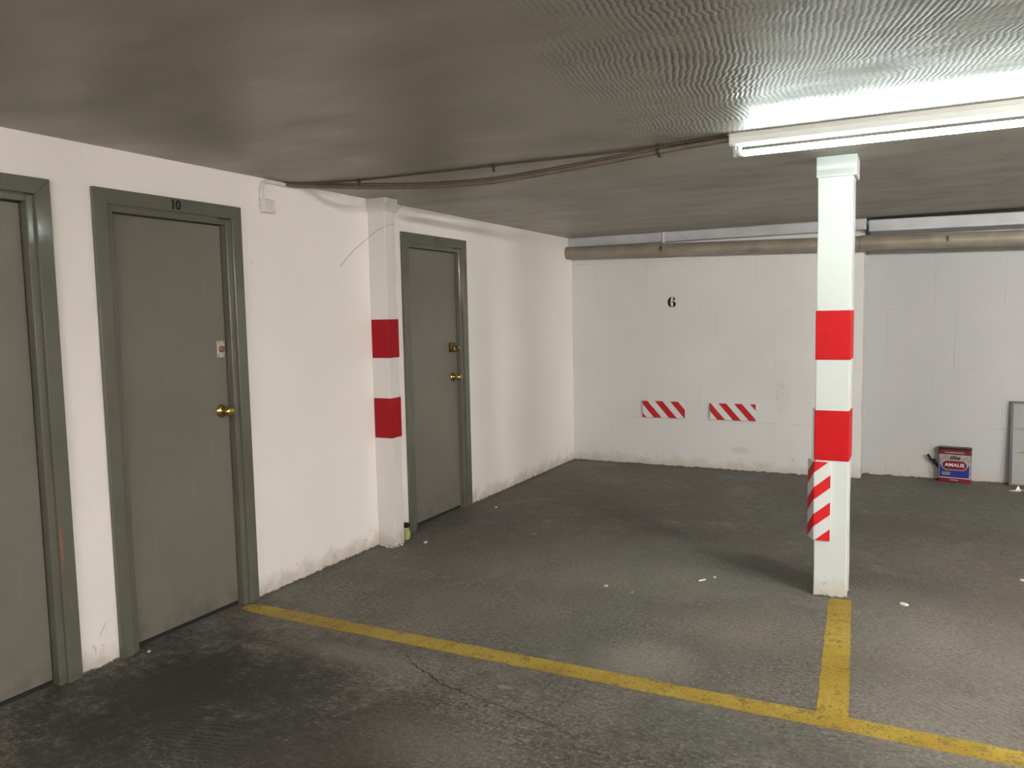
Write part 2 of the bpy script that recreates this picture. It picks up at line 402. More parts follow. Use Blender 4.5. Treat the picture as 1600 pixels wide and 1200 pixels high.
slab('wall_right', XR, XR+T, YF-.3, D2, 0, H, M['wall'])
slab('wall_front', 0, XR, YF-T, YF, 0, H, M['wall'])
# hollow dark rooms behind the doors are closed off by the leaves themselves

# crack in the floor, a thin dark fissure
def ribbon(name, pts, wid, mat, parent, z=.0012, jit=.006, th=.0006):
    P = spline(pts, 10); bm = bmesh.new(); L = []
    for i, p in enumerate(P):
        d = (P[min(i+1, len(P)-1)] - P[max(i-1, 0)]).normalized(); nn = Vector((-d.y, d.x, 0))
        q = p + nn*random.uniform(-jit, jit); wv = wid*(.4+random.random())*math.sin(math.pi*(.08+.9*i/len(P)))
        L.append((bm.verts.new((q.x+nn.x*wv, q.y+nn.y*wv, z)), bm.verts.new((q.x-nn.x*wv, q.y-nn.y*wv, z))))
    for A, B in zip(L, L[1:]): bm.faces.new((A[0], A[1], B[1], B[0]))
    return mesh_obj(name, bm, mat, parent)
cr = ribbon('floor_crack', [(1.10,2.90,0),(1.139,2.854,0),(1.248,2.76,0),(1.34,2.72,0),(1.444,2.664,0),(1.619,2.623,0),(1.871,2.572,0),(2.05,2.53,0),(2.2,2.44,0)], .0028, M['crack'], floor)

# ---------------------------------------------------------------- doors
def door(idx, y0, y1, number=None, ny=None, loc=None, lock=None):
    lab = {1: 'grey green metal door cut off by the left edge of the view',
           2: 'grey green metal door numbered 10 with a brass knob and pale lock plate',
           3: 'grey green metal door numbered 11, farthest, just beyond the red banded wall post'}[idx]
    d = thing('door_%d' % idx, lab, 'door', (0, (y0+y1)/2, 0), kind='structure')
    oz = 2.087; c = CW; yo0, yo1 = y0+.10, y1-.095; lz = 1.99
    # casing, mitred, raised over the wall
    bm = bmesh.new()
    P = lambda y, z: (.0, y, z)
    prism(bm, [P(y0,0), P(y0+c,0), P(y0+c,oz-c), P(y0,oz)], (1,0,0), .02)
    prism(bm, [P(y1,0), P(y1,oz), P(y1-c,oz-c), P(y1-c,0)], (1,0,0), .02)
    prism(bm, [P(y0,oz), P(y0+c,oz-c), P(y1-c,oz-c), P(y1,oz)], (1,0,0), .02)
    mesh_obj('door_casing', bm, M['frame'], d, bevel=.003)
    # jamb set back behind a thin groove
    g = .004
    bm = bmesh.new()
    box(bm, -T+.01, .006, y0+c+g-.03, yo0, 0, oz-c-g)
    box(bm, -T+.01, .006, yo1, y1-c-g+.03, 0, oz-c-g)
    bm2 = None
    box(bm, -T+.01, .006, yo0, yo1, lz, oz-c-g)
    mesh_obj('door_jamb', bm, M['frame'], d, bevel=.004)
    mesh_obj('door_leaf', boxes((-.075, -.033, yo0+.004, yo1-.004, .022, lz-.004)), M['leaf'], d, bevel=.002)
    mesh_obj('threshold', boxes((-.09, -.04, yo0+.001, yo1-.001, 0, .016)), M['dark'], d)
    if loc:
        ky, kz = loc; bm = bmesh.new()
        lathe(bm, (-.0332, ky, kz), (1,0,0), [(0,.034),(.004,.035),(.009,.031),(.014,.022),(.016,.013),(.034,.012),(.038,.017),(.044,.025),(.055,.0275),(.066,.026),(.072,.020),(.0745,.010),(.075,0)])
        mesh_obj('door_knob', bm, M['brass'], d, smooth=True)['label'] = 'round brass knob'
    if lock:
        ly, lz_ = lock
        if idx == 2:
            pl = mesh_obj('lock_plate', boxes((-.0332, -.029, ly-.025, ly+.025, lz_-.042, lz_+.042)), M['plate'], d, bevel=.003)
            pl['label'] = 'pale lock plate'
            bm = bmesh.new(); lathe(bm, (-.029, ly+.002, lz_), (1,0,0), [(0,.017),(.008,.017),(.011,.013),(.011,.007),(.006,.006)])
            mesh_obj('lock_cylinder', bm, M['copper'], pl, smooth=False)
            bm = bmesh.new()
            for a in (-.018, .018):
                for b in (-.033, .033): lathe(bm, (-.0292, ly+a, lz_+b), (1,0,0), [(0,.0035),(.0015,.003)], 10)
            mesh_obj('plate_screws', bm, M['bracket'], pl)
        else:
            pl = mesh_obj('lock_plate', boxes((-.0332, -.008, ly-.034, ly+.030, lz_-.030, lz_+.042)), M['oldbrass'], d, bevel=.004)
            pl['label'] = 'tarnished brass rim lock'
            bm = bmesh.new(); lathe(bm, (-.01, ly-.004, lz_-.004), (1,0,0), [(0,.018),(.012,.018),(.014,.012),(.014,.003)])
            mesh_obj('lock_cylinder', bm, M['brass'], pl)
            bm = bmesh.new(); sweep(bm, spline([(-.012,ly+.028,lz_+.012),(.018,ly+.030,lz_+.010),(.018,ly+.034,lz_-.022),(-.012,ly+.030,lz_-.026)]), .005)
            mesh_obj('hasp', bm, M['brass'], pl, smooth=True)
    if number:
        text_obj('door_number', number, {2:.060,3:.052}[idx], M['black' if idx == 2 else 'charcoal'], (0,1,0), (0,0,1), (.0208, ny, 2.052), d, bold=.0018)['label'] = 'black number %s' % number
    return d
d1 = door(1, *DOORS[0])
d2 = door(2, *DOORS[1], '10', 2.685, (2.945, 1.042), (2.962, 1.360))
d3 = door(3, *DOORS[2], '11', 4.985, (5.235, 1.040), (5.225, 1.262))
# chipped rust coloured patch on the near casing
bm = bmesh.new()
prism(bm, [(.0201, 2.012, .62), (.0201, 2.016, .48), (.0201, 2.021, .52), (.0201, 2.023, .60), (.0201, 2.019, .66), (.0201, 2.015, .70)], (1,0,0), .0004)
mesh_obj('paint_chip', bm, M['rust'], d1)['label'] = 'rust red chip in the paint'

# ---------------------------------------------------------------- wall post with red bands
pst = thing('wall_post', 'white square post against the left wall with two dark red bands', 'post', (.065, 4.25, 0))
PX, PY0, PY1 = .132, 4.19, 4.305
bm = bmesh.new(); box(bm, 0.001, PX, PY0, PY1-.02, 0, H-.001); box(bm, 0.001, PX-.006, PY1-.02, PY1, 0, H-.001)
mesh_obj('shaft', bm, M['post'], pst, bevel=.004)
mesh_obj('collar', boxes((.001, PX+.014, PY0-.012, PY1+.016, H-.085, H-.001)), M['post'], pst, bevel=.004)
for za, zb in ((1.244, 1.494), (.722, .985)):
    mesh_obj('red_band', boxes((.0015, PX+.0015, PY0-.0015, PY1+.0015, za, zb)), M['red_dark'], pst, bevel=.004)['label'] = 'dark red painted band'
bm = bmesh.new()
for k in range(26):
    a = random.uniform(0, PX+.01); q = random.choice((0, 0, 1))
    x, y = (a, PY0-.006+random.uniform(-.012, .006)) if q == 0 else (PX+random.uniform(-.004, .012), random.uniform(PY0, PY1))
    r = random.uniform(.008, .018)
    mt = Matrix.Translation((x, y, r*.3)) @ Matrix.Diagonal((1, 1, .7, 1))
    bmesh.ops.create_icosphere(bm, subdivisions=1, radius=r, matrix=mt)
mesh_obj('mortar_foot', bm, M['post'], pst)['label'] = 'crumbly white mortar at the foot'

# ---------------------------------------------------------------- free-standing column
col = thing('support_column', 'free standing white column with two bright red bands and a striped guard', 'column', (2.78, 4.43, 0))
CX0, CX1, CY0, CY1 = 2.692, 2.853, 4.35, 4.522
bm = bmesh.new(); N = 14; vs = []
for i in range(N+1):
    z = (H-.001)*i/N; k = .0035*math.sin(i*1.7)*(i > 0)
    vs.append([bm.verts.new((x+k*.4, y+k*.3, z)) for x, y in ((CX0, CY0), (CX1+.004*i/N, CY0), (CX1+.004*i/N, CY1), (CX0, CY1))])
for A, B in zip(vs, vs[1:]):
    for q in range(4): bm.faces.new((A[q], A[(q+1)%4], B[(q+1)%4], B[q]))
bm.faces.new(vs[0][::-1]); bm.faces.new(vs[-1])
mesh_obj('shaft', bm, M['column'], col, bevel=.004)
mesh_obj('collar', boxes((CX0-.008, CX1+.020, CY0-.012, CY1+.012, H-.105, H-.001)), M['column'], col, bevel=.004)
for za, zb in ((1.243, 1.494), (.722, .983)):
    mesh_obj('red_band', boxes((CX0-.0032, CX1+.0045, CY0-.0036, CY1+.0036, za, zb)), M['red'], col, bevel=.004)['label'] = 'bright red painted band'
bm = bmesh.new()
for k in range(46):
    e = random.random()*4; s = e % 1
    x, y = ((CX0+s*(CX1-CX0), CY0), (CX1, CY0+s*.17), (CX0+s*.17, CY1), (CX0, CY0+s*.17))[int(e)]
    r = random.uniform(.004, .009)
    bmesh.ops.create_icosphere(bm, subdivisions=1, radius=r, matrix=Matrix.Translation((x+random.uniform(-.004,.004), y+random.uniform(-.004,.004), r*.3)))
mesh_obj('mortar_foot', bm, M['column'], col)
# white backing pad on the hidden flank
tag(mesh_obj('edge_pad', boxes((CX0-.0165, CX0-.004, CY0+.012, CY0+.15, .70, .985)), M['housing'], bevel=.003),
    'thin white pad on the left flank of the free standing column, above the striped guard', 'pad')
# striped corner guard: L profile, side leg splayed
def uv_strip(name, prof, z0, z1, mat, mats_extra=None):
    """prof: list of (x,y,u) outer line; extruded in z, thickened inwards, UV = metres"""
    bm = bmesh.new(); uvl = bm.loops.layers.uv.new('UVMap')
    th = .010; n = len(prof); outer = []; inner = []
    for i, (x, y, u) in enumerate(prof):
        a = Vector((prof[max(i-1,0)][0], prof[max(i-1,0)][1])); b = Vector((prof[min(i+1,n-1)][0], prof[min(i+1,n-1)][1]))
        d = (b-a).normalized(); nn = Vector((d.y, -d.x))
        outer.append(((x, y), u)); inner.append(((x+nn.x*th*uv_strip.side, y+nn.y*th*uv_strip.side), u))
    def quad(A, B):
        vs = [bm.verts.new((A[0][0], A[0][1], z0)), bm.verts.new((B[0][0], B[0][1], z0)), bm.verts.new((B[0][0], B[0][1], z1)), bm.verts.new((A[0][0], A[0][1], z1))]
        f = bm.faces.new(vs)
        for l, (u, v) in zip(f.loops, ((A[1], z0), (B[1], z0), (B[1], z1), (A[1], z1))): l[uvl].uv = (u, v)
        return f
    for i in range(n-1): quad(outer[i], outer[i+1]); quad(inner[i+1], inner[i]).material_index = 1
    quad(outer[0], inner[0]).material_index = 1; quad(inner[-1], outer[-1]).material_index = 1
    for z in (z0, z1):
        ring = [p[0] for p in outer] + [p[0] for p in inner[::-1]]
        bm.faces.new([bm.verts.new((x, y, z)) for x, y in ring]).material_index = 1
    bmesh.ops.remove_doubles(bm, verts=bm.verts[:], dist=1e-5)
    return mesh_obj(name, bm, [mat, M['housing']])
uv_strip.side = 1
GM = stripe_mat('red and white corner guard', .165, .465, -1.163, .673, (.62,.003,.008), (.62,.66,.64))
prof = [(2.771, 4.3385, .082), (2.700, 4.3385, .011), (2.691, 4.3395, .003), (2.687, 4.345, -.003), (2.668, 4.385, -.047), (2.651, 4.420, -.086)]
guard = uv_strip('corner_guard', prof, .301, .716, GM)
tag(guard, 'red and white diagonal striped corner guard on the free standing column', 'guard')

# ---------------------------------------------------------------- wall bumper pads
def bumper(x0, x1, z0, z1, mat, label):
    bm = bmesh.new(); uvl = bm.loops.layers.uv.new('UVMap')
    y0 = D-.024; y1 = D
    fs = box(bm, x0, x1, y0, y1, z0, z1)
    for f in fs:
        c = f.calc_center_median(); f.material_index = 0 if abs(c.y-y0) < 1e-5 else 1
        for l in f.loops: l[uvl].uv = (l.vert.co.x-x0, l.vert.co.z-z1)
    return tag(mesh_obj('wall_bumper', bm, [mat, M['housing']], bevel=.0015), label, 'bumper', 'striped bumper pads on the back wall')
wht = (.62,.64,.62); rd = (.46,.006,.010)
bumper(.745, 1.168, .478, .640, stripe_mat('striped pad a', .1525, .51, .88, -.124, rd, wht), 'left of the two red and white striped bumper pads on the back wall')
bumper(1.405, 1.830, .480, .638, stripe_mat('striped pad b', .1455, .50, .88, -.080, rd, wht), 'right of the two red and white striped bumper pads on the back wall')

# painted 6, fat high-contrast numeral
def six():
    bm = bmesh.new(); n = Vector((0,-1,0)); cx, cz, h = 1.034, 1.549, .100
    W = lambda x, z, y=D-.0004: (cx+x*h, y, cz+z*h)
    def arc(cx_, cz_, rx, rz, a0, a1, k=28): return [(cx_+rx*math.cos(a0+(a1-a0)*i/k), cz_+rz*math.sin(a0+(a1-a0)*i/k)) for i in range(k+1)]
    # left thick stem, a crescent
    hp = math.pi/2
    out = arc(0, .5, .40, .50, hp*1.04, hp*2.96); inn = arc(.02, .5, .13, .46, hp*2.96, hp*1.04)
    prism(bm, [W(*q) for q in out+inn], n, .0008)
    # right half of the bowl
    out = arc(.04, .30, .37, .30, -hp*.86, hp*.92); inn = arc(.03, .30, .12, .265, hp*.92, -hp*.86)
    prism(bm, [W(*q) for q in out+inn], n, .0008)
    # bridge and top terminal
    prism(bm, [W(*q) for q in ((-.12,.50),(.06,.565),(.10,.60),(.05,.602),(-.12,.53))], n, .0008)
    prism(bm, [W(*q) for q in arc(.07, .80, .27, .20, hp*.95, hp*.05, 14) + [(.34,.80)] + arc(.22,.775,.115,.105, 0, -math.pi, 14) + [(.12,.84)] + arc(.05, .80, .15, .165, hp*.2, hp*.95, 8)], n, .0008)
    return mesh_obj('painted_number', bm, M['black'], wb)
six()['label'] = 'black stencilled number 6'

# ---------------------------------------------------------------- drain pipe and white ledges
pp = thing('drain_pipe', 'long brown grey drain pipe running under the ledge along the back wall', 'pipe', (2.3, 7.45, 2.05))
zc = lambda x: 2.113 - .0225*x
bm = bmesh.new(); R = .061
pts = [(-.10, 7.43, zc(0)), (0.004, 7.43, zc(0))] ; xs = [0.004+i*.45 for i in range(20)]
sweep(bm, [(-.08, 7.43, zc(0))]+[(x, 7.43, zc(x)) for x in xs], R, 28)
mesh_obj('pipe_run', bm, M['pipe'], pp, smooth=True)
for x0, x1, rr in ((2.76, 9.0-.2, R+.004),):
    pass
bm = bmesh.new(); sweep(bm, [(2.70, 7.43, zc(2.70)), (2.79, 7.43, zc(2.79))], R+.006, 28)
mesh_obj('pipe_socket', bm, M['pipe'], pp, bevel=.002)
for hx in (.985, 3.35, 5.6):
    bm = bmesh.new()
    sweep(bm, [(hx-.011, 7.43, zc(hx)), (hx+.011, 7.43, zc(hx))], R+.0022, 28)
    hb = mesh_obj('pipe_clamp', bm, M['pipe'], pp)
    bm = bmesh.new(); lathe(bm, (hx, 7.43-R-.002, zc(hx)+.01), (0,-1,0), [(0,.009),(.008,.009),(.010,.005)], 6)
    box(bm, hx-.008, hx+.008, 7.43-R-.006, 7.43-R+.002, zc(hx)-.012, zc(hx)+.032)
    mesh_obj('clamp_bolt', bm, M['bracket'], hb)
bm = bmesh.new(); box(bm, 0, 2.745, 7.462, D, 2.168, H)
lg = structure(mesh_obj('trim_1', bm, M['beam'], bevel=.012, seg=3))
hk = mesh_obj('ledge_strap', boxes((.975, .995, 7.454, 7.463, 2.15, H-.002)), M['conduit_white'], lg, bevel=.002)
bm = bmesh.new()
rings = []
for x, dz in ((2.76, 0), (5.0, -.085), (9.0, -.24)):
    z0, z1 = 2.146+dz*.35, 2.246+dz*.35
    rings.append([bm.verts.new(p) for p in ((x, 7.44, z0), (x, 7.44, z1), (x, D2, z1), (x, D2, z0))])
for A, B in zip(rings, rings[1:]):
    for q in range(4): bm.faces.new((A[q], A[(q+1)%4], B[(q+1)%4], B[q]))
bm.faces.new(rings[0][::-1]); bm.faces.new(rings[-1])
structure(mesh_obj('trim_2', bm, M['beam'], bevel=.012, seg=3))

# ---------------------------------------------------------------- fluorescent light
def light(loc, label, kind='tube', L=1.30):
    t = thing('ceiling_light', label, 'light', loc, 'bare tube lights on the ceiling')
    x0, y0, z1 = loc[0], loc[1], H; y1 = y0+.075
    bm = bmesh.new()
    prf = [(y0, z1), (y0-.004, z1-.016), (y0, z1-.018), (y0, z1-.044), (y0+.012, z1-.050), (y1-.012, z1-.050), (y1, z1-.044), (y1, z1-.018), (y1+.004, z1-.016), (y1, z1)]
    A = [bm.verts.new((x0, y, z)) for y, z in prf]; B = [bm.verts.new((x0+L, y, z)) for y, z in prf]
    for k in range(len(prf)): bm.faces.new((A[k], A[(k+1)%len(prf)], B[(k+1)%len(prf)], B[k]))
    bm.faces.new(A[::-1]); bm.faces.new(B)
    mesh_obj('housing', bm, M['housing'], t, bevel=.002)
    yc = (y0+y1)/2; zt = z1-.082
    for xa in (x0+.012, x0+L-.026):
        bm = bmesh.new(); box(bm, xa, xa+.014, yc-.013, yc+.013, zt-.017, z1-.049)
        mesh_obj('lamp_holder', bm, M['holder'], t, bevel=.003)
    bm = bmesh.new(); lathe(bm, (x0+.036, yc+.014, z1-.052), (0,0,-1), [(0,.010),(.010,.010),(.014,.006)], 14)
    mesh_obj('starter', bm, M['housing'], t)
    bm = bmesh.new(); sweep(bm, [(x0+.058, yc, zt), (x0+L-.072, yc, zt)], .013, 20)
    tb = mesh_obj('tube', bm, M[kind], t, smooth=True)
    for xa, xb in ((x0+.026, x0+.058), (x0+L-.072, x0+L-.026)):
        bm = bmesh.new(); sweep(bm, [(xa, yc, zt), (xb, yc, zt)], .0128, 20)
        mesh_obj('tube_end', bm, M['clear'], tb, smooth=True)
    return t
light((2.412, 3.565, H), 'bare tube light glowing on the ceiling in front of the free standing column')
light((5.3, 2.0, H), 'added unseen fill tube light on the ceiling right of the viewpoint, the nearer of two', 'fill_right')  # this and the next four are out of view, added to even the light
light((7.5, 2.0, H), 'added unseen fill tube light on the ceiling right of the viewpoint, the farther of two', 'fill_right')
light((1.2, -1.8, H), 'added unseen fill tube light on the ceiling behind the viewpoint, on the side of the doors', 'fill_rear')
light((3.7, -1.8, H), 'added unseen fill tube light on the ceiling straight behind the viewpoint', 'fill_rear')
light((6.4, -1.8, H), 'added unseen fill tube light on the ceiling behind and right of the viewpoint', 'fill_rear')

# ---------------------------------------------------------------- conduits and cables
Y = 3.585
sag = [(2.412, Y, 2.243), (2.25, Y+.012, 2.238), (2.088, Y+.015, 2.229), (1.685, Y+.015, 2.199), (1.233, Y+.01, 2.175), (.811, Y+.01, 2.188), (.391, Y, 2.222), (.12, Y-.03, 2.248), (.035, Y-.09, 2.252), (.016, 3.43, 2.252)]
cdt = thing('sagging_conduit', 'thick beige brown conduit sagging from the tube light to the left wall', 'conduit', (1.233, Y, 2.17))
bm = bmesh.new(); sweep(bm, spline(sag, 8), .0125, 12)
mesh_obj('conduit_run', bm, M['conduit'], cdt, smooth=True)
bm = bmesh.new(); sweep(bm, spline([(x, y-.010, min(z+.017, H-.006)) for x, y, z in sag[:-2]]+[(.03, 3.47, H-.006)], 8), .0042, 8)
mesh_obj('thin_cable', bm, M['cable'], cdt, smooth=True)['label'] = 'thin dark cable lying on top of the conduit'
for i, (x, zz) in enumerate(((2.088, 2.229), (1.233, 2.175), (.391, 2.222))):
    bm = bmesh.new(); sweep(bm, [(x-.007, Y+.012, zz), (x+.007, Y+.012, zz)], .0135, 14)
    cl = mesh_obj('conduit_clip', bm, M['bracket'], cdt)
cc = thing('ceiling_cable', 'thin straight dark cable clipped flat to the ceiling, above the sagging conduit', 'cable', (1.22, 3.6, H))
bm = bmesh.new(); sweep(bm, spline([(2.412, 3.553, H-.006), (2.30, 3.60, H-.006), (2.075, 3.640, H-.006), (1.65, 3.635, H-.006), (1.224, 3.620, H-.006), (.80, 3.607, H-.006), (.402, 3.590, H-.006), (.18, 3.54, H-.006), (.04, 3.46, H-.008), (.012, 3.40, H-.01)], 6), .0052, 8)
mesh_obj('cable_run', bm, M['cable'], cc, smooth=True)
for x, y, dz in ((2.075, 3.640, .034), (1.224, 3.620, .018), (.402, 3.590, .016)):
    bm = bmesh.new(); box(bm, x-.012, x+.012, y-.010, y+.010, H-.014, H); box(bm, x-.001, x+.009, y-.006, y+.004, H-.014-dz, H-.013); box(bm, x-.001, x+.014, y-.006, y+.004, H-.020-dz, H-.012-dz)
    mesh_obj('ceiling_clip', bm, M['bracket'], cc, bevel=.0015)
wc = [(.016, 3.46, 2.248), (.014, 3.40, 2.249), (.013, 3.33, 2.249), (.012, 3.285, 2.245), (.012, 3.262, 2.225), (.012, 3.255, 2.195), (.012, 3.255, 2.150)]
bm = bmesh.new(); sweep(bm, spline(wc, 7), .0105, 12)
tag(mesh_obj('wall_conduit', bm, M['conduit_white'], smooth=True), 'short white painted conduit bending down the left wall into the junction box', 'conduit')
jb = thing('junction_box', 'small white junction box high on the left wall beside door 10', 'box', (0, 3.29, 2.11))
mesh_obj('box_body', boxes((.0005, .030, 3.248, 3.335, 2.078, 2.152)), M['conduit_white'], jb, bevel=.006, seg=3)
mesh_obj('box_lid', boxes((.030, .036, 3.252, 3.331, 2.082, 2.148)), M['conduit_white'], jb, bevel=.004)
for z in (2.128, 2.102):
    bm = bmesh.new(); lathe(bm, (.016, 3.250, z), (0,-1,0), [(0,.011),(.006,.011),(.011,.007),(.013,.003)], 14)
    mesh_obj('cable_gland', bm, M['conduit_white'], jb, smooth=False)
# a shadow line over wall and post, modelled as a hair-thin grey strand
shadow_line = [(.004, 4.565, 2.262), (.004, 4.50, 2.215), (.006, 4.43, 2.16), (.06, PY1+.035, 2.125), (PX+.004, PY1-.01, 2.105), (PX+.0045, PY0+.01, 2.085), (PX-.01, PY0-.004, 2.075), (.07, PY0-.005, 2.055), (.012, PY0-.006, 2.02), (.004, 4.13, 1.985), (.0035, 4.03, 1.925), (.0035, 3.95, 1.865), (.0035, 3.90, 1.82)]
bm = bmesh.new(); sweep(bm, spline(shadow_line, 6), .0016, 6)
tag(mesh_obj('shadow_strand', bm, simple('grey shadow line', (.42,.39,.36), .6)), 'hair thin grey strand tracing a shadow line over the wall post and down the left wall', 'shadow_line')

# ---------------------------------------------------------------- parking lines
def line(name, a, b, w0, w1, label, horizontal, n=140, hz=.0016):
    bm = bmesh.new(); L = []
    for i in range(n+1):
        s = i/n
        def j(k): return .0035*noise.noise(Vector((s*60, k*9.1, 0))) + .0045*noise.noise(Vector((s*14, k*5.3, 3)))
        if horizontal:
            x = a[0]+(b[0]-a[0])*s; yy = a[1]+(b[1]-a[1])*s; ww = w0+(w1-w0)*s
            if s < .02: ww *= .55+.45*math.sin(math.pi/2*s/.02)
            L.append(((x, yy-ww/2+j(1)), (x, yy+ww/2+j(2))))
        else:
            yy = a[1]+(b[1]-a[1])*s; x = a[0]+(b[0]-a[0])*s; ww = w0+(w1-w0)*s
            L.append(((x-ww/2+j(3), yy), (x+ww/2+j(4), yy)))
    rows = []
    for p, q in L: rows.append([bm.verts.new((p[0], p[1], 0)), bm.verts.new((p[0], p[1], hz)), bm.verts.new((q[0], q[1], hz)), bm.verts.new((q[0], q[1], 0))])
    for A, B in zip(rows, rows[1:]):
        for k in range(3): bm.faces.new((A[k], A[k+1], B[k+1], B[k]))
    return tag(mesh_obj(name, bm, M['yellow']), label, 'parking line')
line('parking_line', (.022, 2.985), (XR-.5, 3.03), .105, .108, 'long yellow floor line starting at the foot of door 10', True, 420)
line('parking_line', (2.825, 4.344), (2.907, 3.02), .108, .112, 'short yellow floor line running from the free standing column to the long line', False, hz=.0011)

# ---------------------------------------------------------------- oil can by the rear wall
ang = math.radians(-7)
can = thing('oil_can', 'red, silver and blue oil can reading AMALIE on the floor by the rear wall', 'can', (3.452, 7.69, 0))
can_parts = []
W2, HC, TH = .122, .302, .082
def cp(name, bm, mat, lab=None, parent=None, bevel=0, smooth=False):
    o = mesh_obj(name, bm, mat, None, smooth, bevel); o.parent = parent or can
    if lab: o['label'] = lab
    return o
def rbox(bm, w, t, z0, z1, r=.014, k=5):
    pts = []
    for sx, sy, a0 in ((1,-1,-90),(1,1,0),(-1,1,90),(-1,-1,180)):
        for i in range(k+1):
            a = math.radians(a0+90*i/k); pts.append((sx*(w-r)+r*math.cos(a), t/2+sy*(t/2-r)+r*math.sin(a)))
    A = [bm.verts.new((x, y, z0)) for x, y in pts]; B = [bm.verts.new((x, y, z1)) for x, y in pts]
    for i in range(len(pts)): bm.faces.new((A[i], A[(i+1)%len(pts)], B[(i+1)%len(pts)], B[i]))
    bm.faces.new(A[::-1]); bm.faces.new(B)
bm = bmesh.new(); rbox(bm, W2, TH, .038, .236); body = cp('can_body', bm, M['can_silver'], 'silver middle of the can')
bm = bmesh.new(); rbox(bm, W2+.0004, TH+.0004, .236, .285); cp('top_band', bm, M['can_red'], 'dark red top band')
bm = bmesh.new(); rbox(bm, W2+.0004, TH+.0004, .003, .038); cp('bottom_band', bm, M['can_red'], 'dark red bottom band')
bm = bmesh.new(); rbox(bm, W2+.002, TH+.004, .283, .300); cp('top_rim', bm, M['can_dark'], 'black top rim')
bm = bmesh.new(); rbox(bm, W2+.002, TH+.004, 0, .006); cp('bottom_rim', bm, M['can_red'])
bm = bmesh.new(); lathe(bm, (.07, TH/2, .300), (0,0,1), [(0,.016),(.003,.016),(.004,.013)], 18); cp('cap', bm, M['can_dark'])
bm = bmesh.new(); fy = -.0006
prism(bm, [(-W2+.012, fy, .046), (W2-.012, fy, .046), (W2-.012, fy, .150), (W2-.022, fy, .140), (-W2+.034, fy, .140), (-W2+.012, fy, .154)], (0,-1,0), .0004)
cp('blue_panel', bm, M['can_blue'], 'blue lower panel')
bm = bmesh.new()
def oval(bm, w, h, cz, y): prism(bm, [(sx*(w-h)+h*math.cos(math.radians(a)), y, cz+h*math.sin(math.radians(a))) for sx, r0 in ((1,-90),(-1,90)) for a in range(r0, r0+181, 12)], (0,-1,0), .0004)
oval(bm, .098, .044, .150, fy-.0006); cp('badge_border', bm, M['pink_line'], 'pale oval border')
bm = bmesh.new(); oval(bm, .093, .039, .150, fy-.0012); cp('badge', bm, M['can_red'], 'dark red oval badge')
for za in (.236, .038):
    bm = bmesh.new(); box(bm, -W2+.006, W2-.006, fy-.0006, fy, za, za+.004); cp('trim_line', bm, M['pink_line'])
bm = bmesh.new(); box(bm, -.092, -.030, fy-.0016, fy-.0005, .062, .092); cp('small_label', bm, simple('faded small label', (.16,.18,.14), .5), 'small faded green grey label')
def ct(name, s, size, mat, x, z, **k):
    o = text_obj(name, s, size, mat, (1,0,0), (0,0,1), (x, fy-.0022, z), None, **k); o.parent = can; return o
ct('brand_lettering', 'AMALIE', .040, M['white_ink'], .002, .151, bold=.0006, sx=1.10)
ct('script_lettering', 'Elite', .040, M['can_dark'], 0, .213, bold=.0012, shear=.35, sx=1.1)
ct('top_lettering', 'MULTIGRADE MOTOR OIL', .013, M['white_ink'], .0, .258, sx=.95)
ct('bottom_lettering', 'MOTOR OIL', .012, M['white_ink'], .0, .022)
bm = bmesh.new()
sp = [(-W2+.012, .05, .105), (-W2-.018, .045, .142), (-W2-.034, .043, .158), (-W2-.042, .042, .178), (-W2-.056, .042, .176), (-W2-.070, .041, .196), (-W2-.088, .040, .224)]
sweep(bm, spline(sp, 5), [.012+.004*math.sin(i*.6) if i > 10 else .013 for i in range(len(spline(sp, 5)))][:18]+[.010]*max(0, len(spline(sp, 5))-18), 10, flat=.6)
cp('spout', bm, M['black'], 'bent black plastic spout', smooth=True)
can.rotation_euler = (0, 0, ang)

# ---------------------------------------------------------------- framed board leaning on the rear wall
bd = thing('leaning_board', 'pale grey board with dark edging leaning on the rear wall beside the oil can', 'board', (4.2, 7.72, 0))
bx0, bx1, bh = 3.852, 4.75, .705
tl = math.atan2(.05, bh)
def bp(name, x0, x1, y0, y1, z0, z1, mat, bevel=.0015, lab=None):
    bm = boxes((x0, x1, y0, y1, z0, z1))
    bmesh.ops.transform(bm, matrix=Matrix.Translation((0, 7.715, .002)) @ Matrix.Rotation(-tl, 4, 'X'), verts=bm.verts[:])
    o = mesh_obj(name, bm, mat, bd, bevel=bevel)
    if lab: o['label'] = lab
    return o
bp('board_face', bx0+.02, bx1-.02, .006, .026, .012, bh-.018, M['board'])
bp('edging', bx0, bx0+.022, 0, .030, 0, bh, M['trim_grey'])
bp('edging', bx1-.022, bx1, 0, .030, 0, bh, M['trim_grey'])
bp('edging', bx0+.022, bx1-.022, 0, .030, bh-.020, bh, M['trim_grey'])
bp('edging', bx0+.022, bx1-.022, .002, .030, 0, .012, M['trim_grey'])

# ---------------------------------------------------------------- small bottle behind the wall post
bt = thing('small_bottle', 'small yellow green plastic bottle with a black cap on the floor behind the wall post', 'bottle', (.086, 4.375, 0))
bm = bmesh.new(); lathe(bm, (.086, 4.375, 0.003), (0,0,1), [(0,.024),(.006,.029),(.030,.035),(.050,.034),(.068,.024),(.074,.020)], 8)
mesh_obj('bottle_body', bm, M['bottle_yellow'], bt)
bm = bmesh.new(); lathe(bm, (.086, 4.375, .077), (0,0,1), [(0,.019),(.010,.019)], 14); mesh_obj('bottle_neck', bm, M['paper'], bt)
bm = bmesh.new(); lathe(bm, (.086, 4.375, .087), (0,0,1), [(0,.029),(.004,.032),(.020,.032),(.026,.026),(.027,0)], 18); mesh_obj('bottle_cap', bm, M['black'], bt)

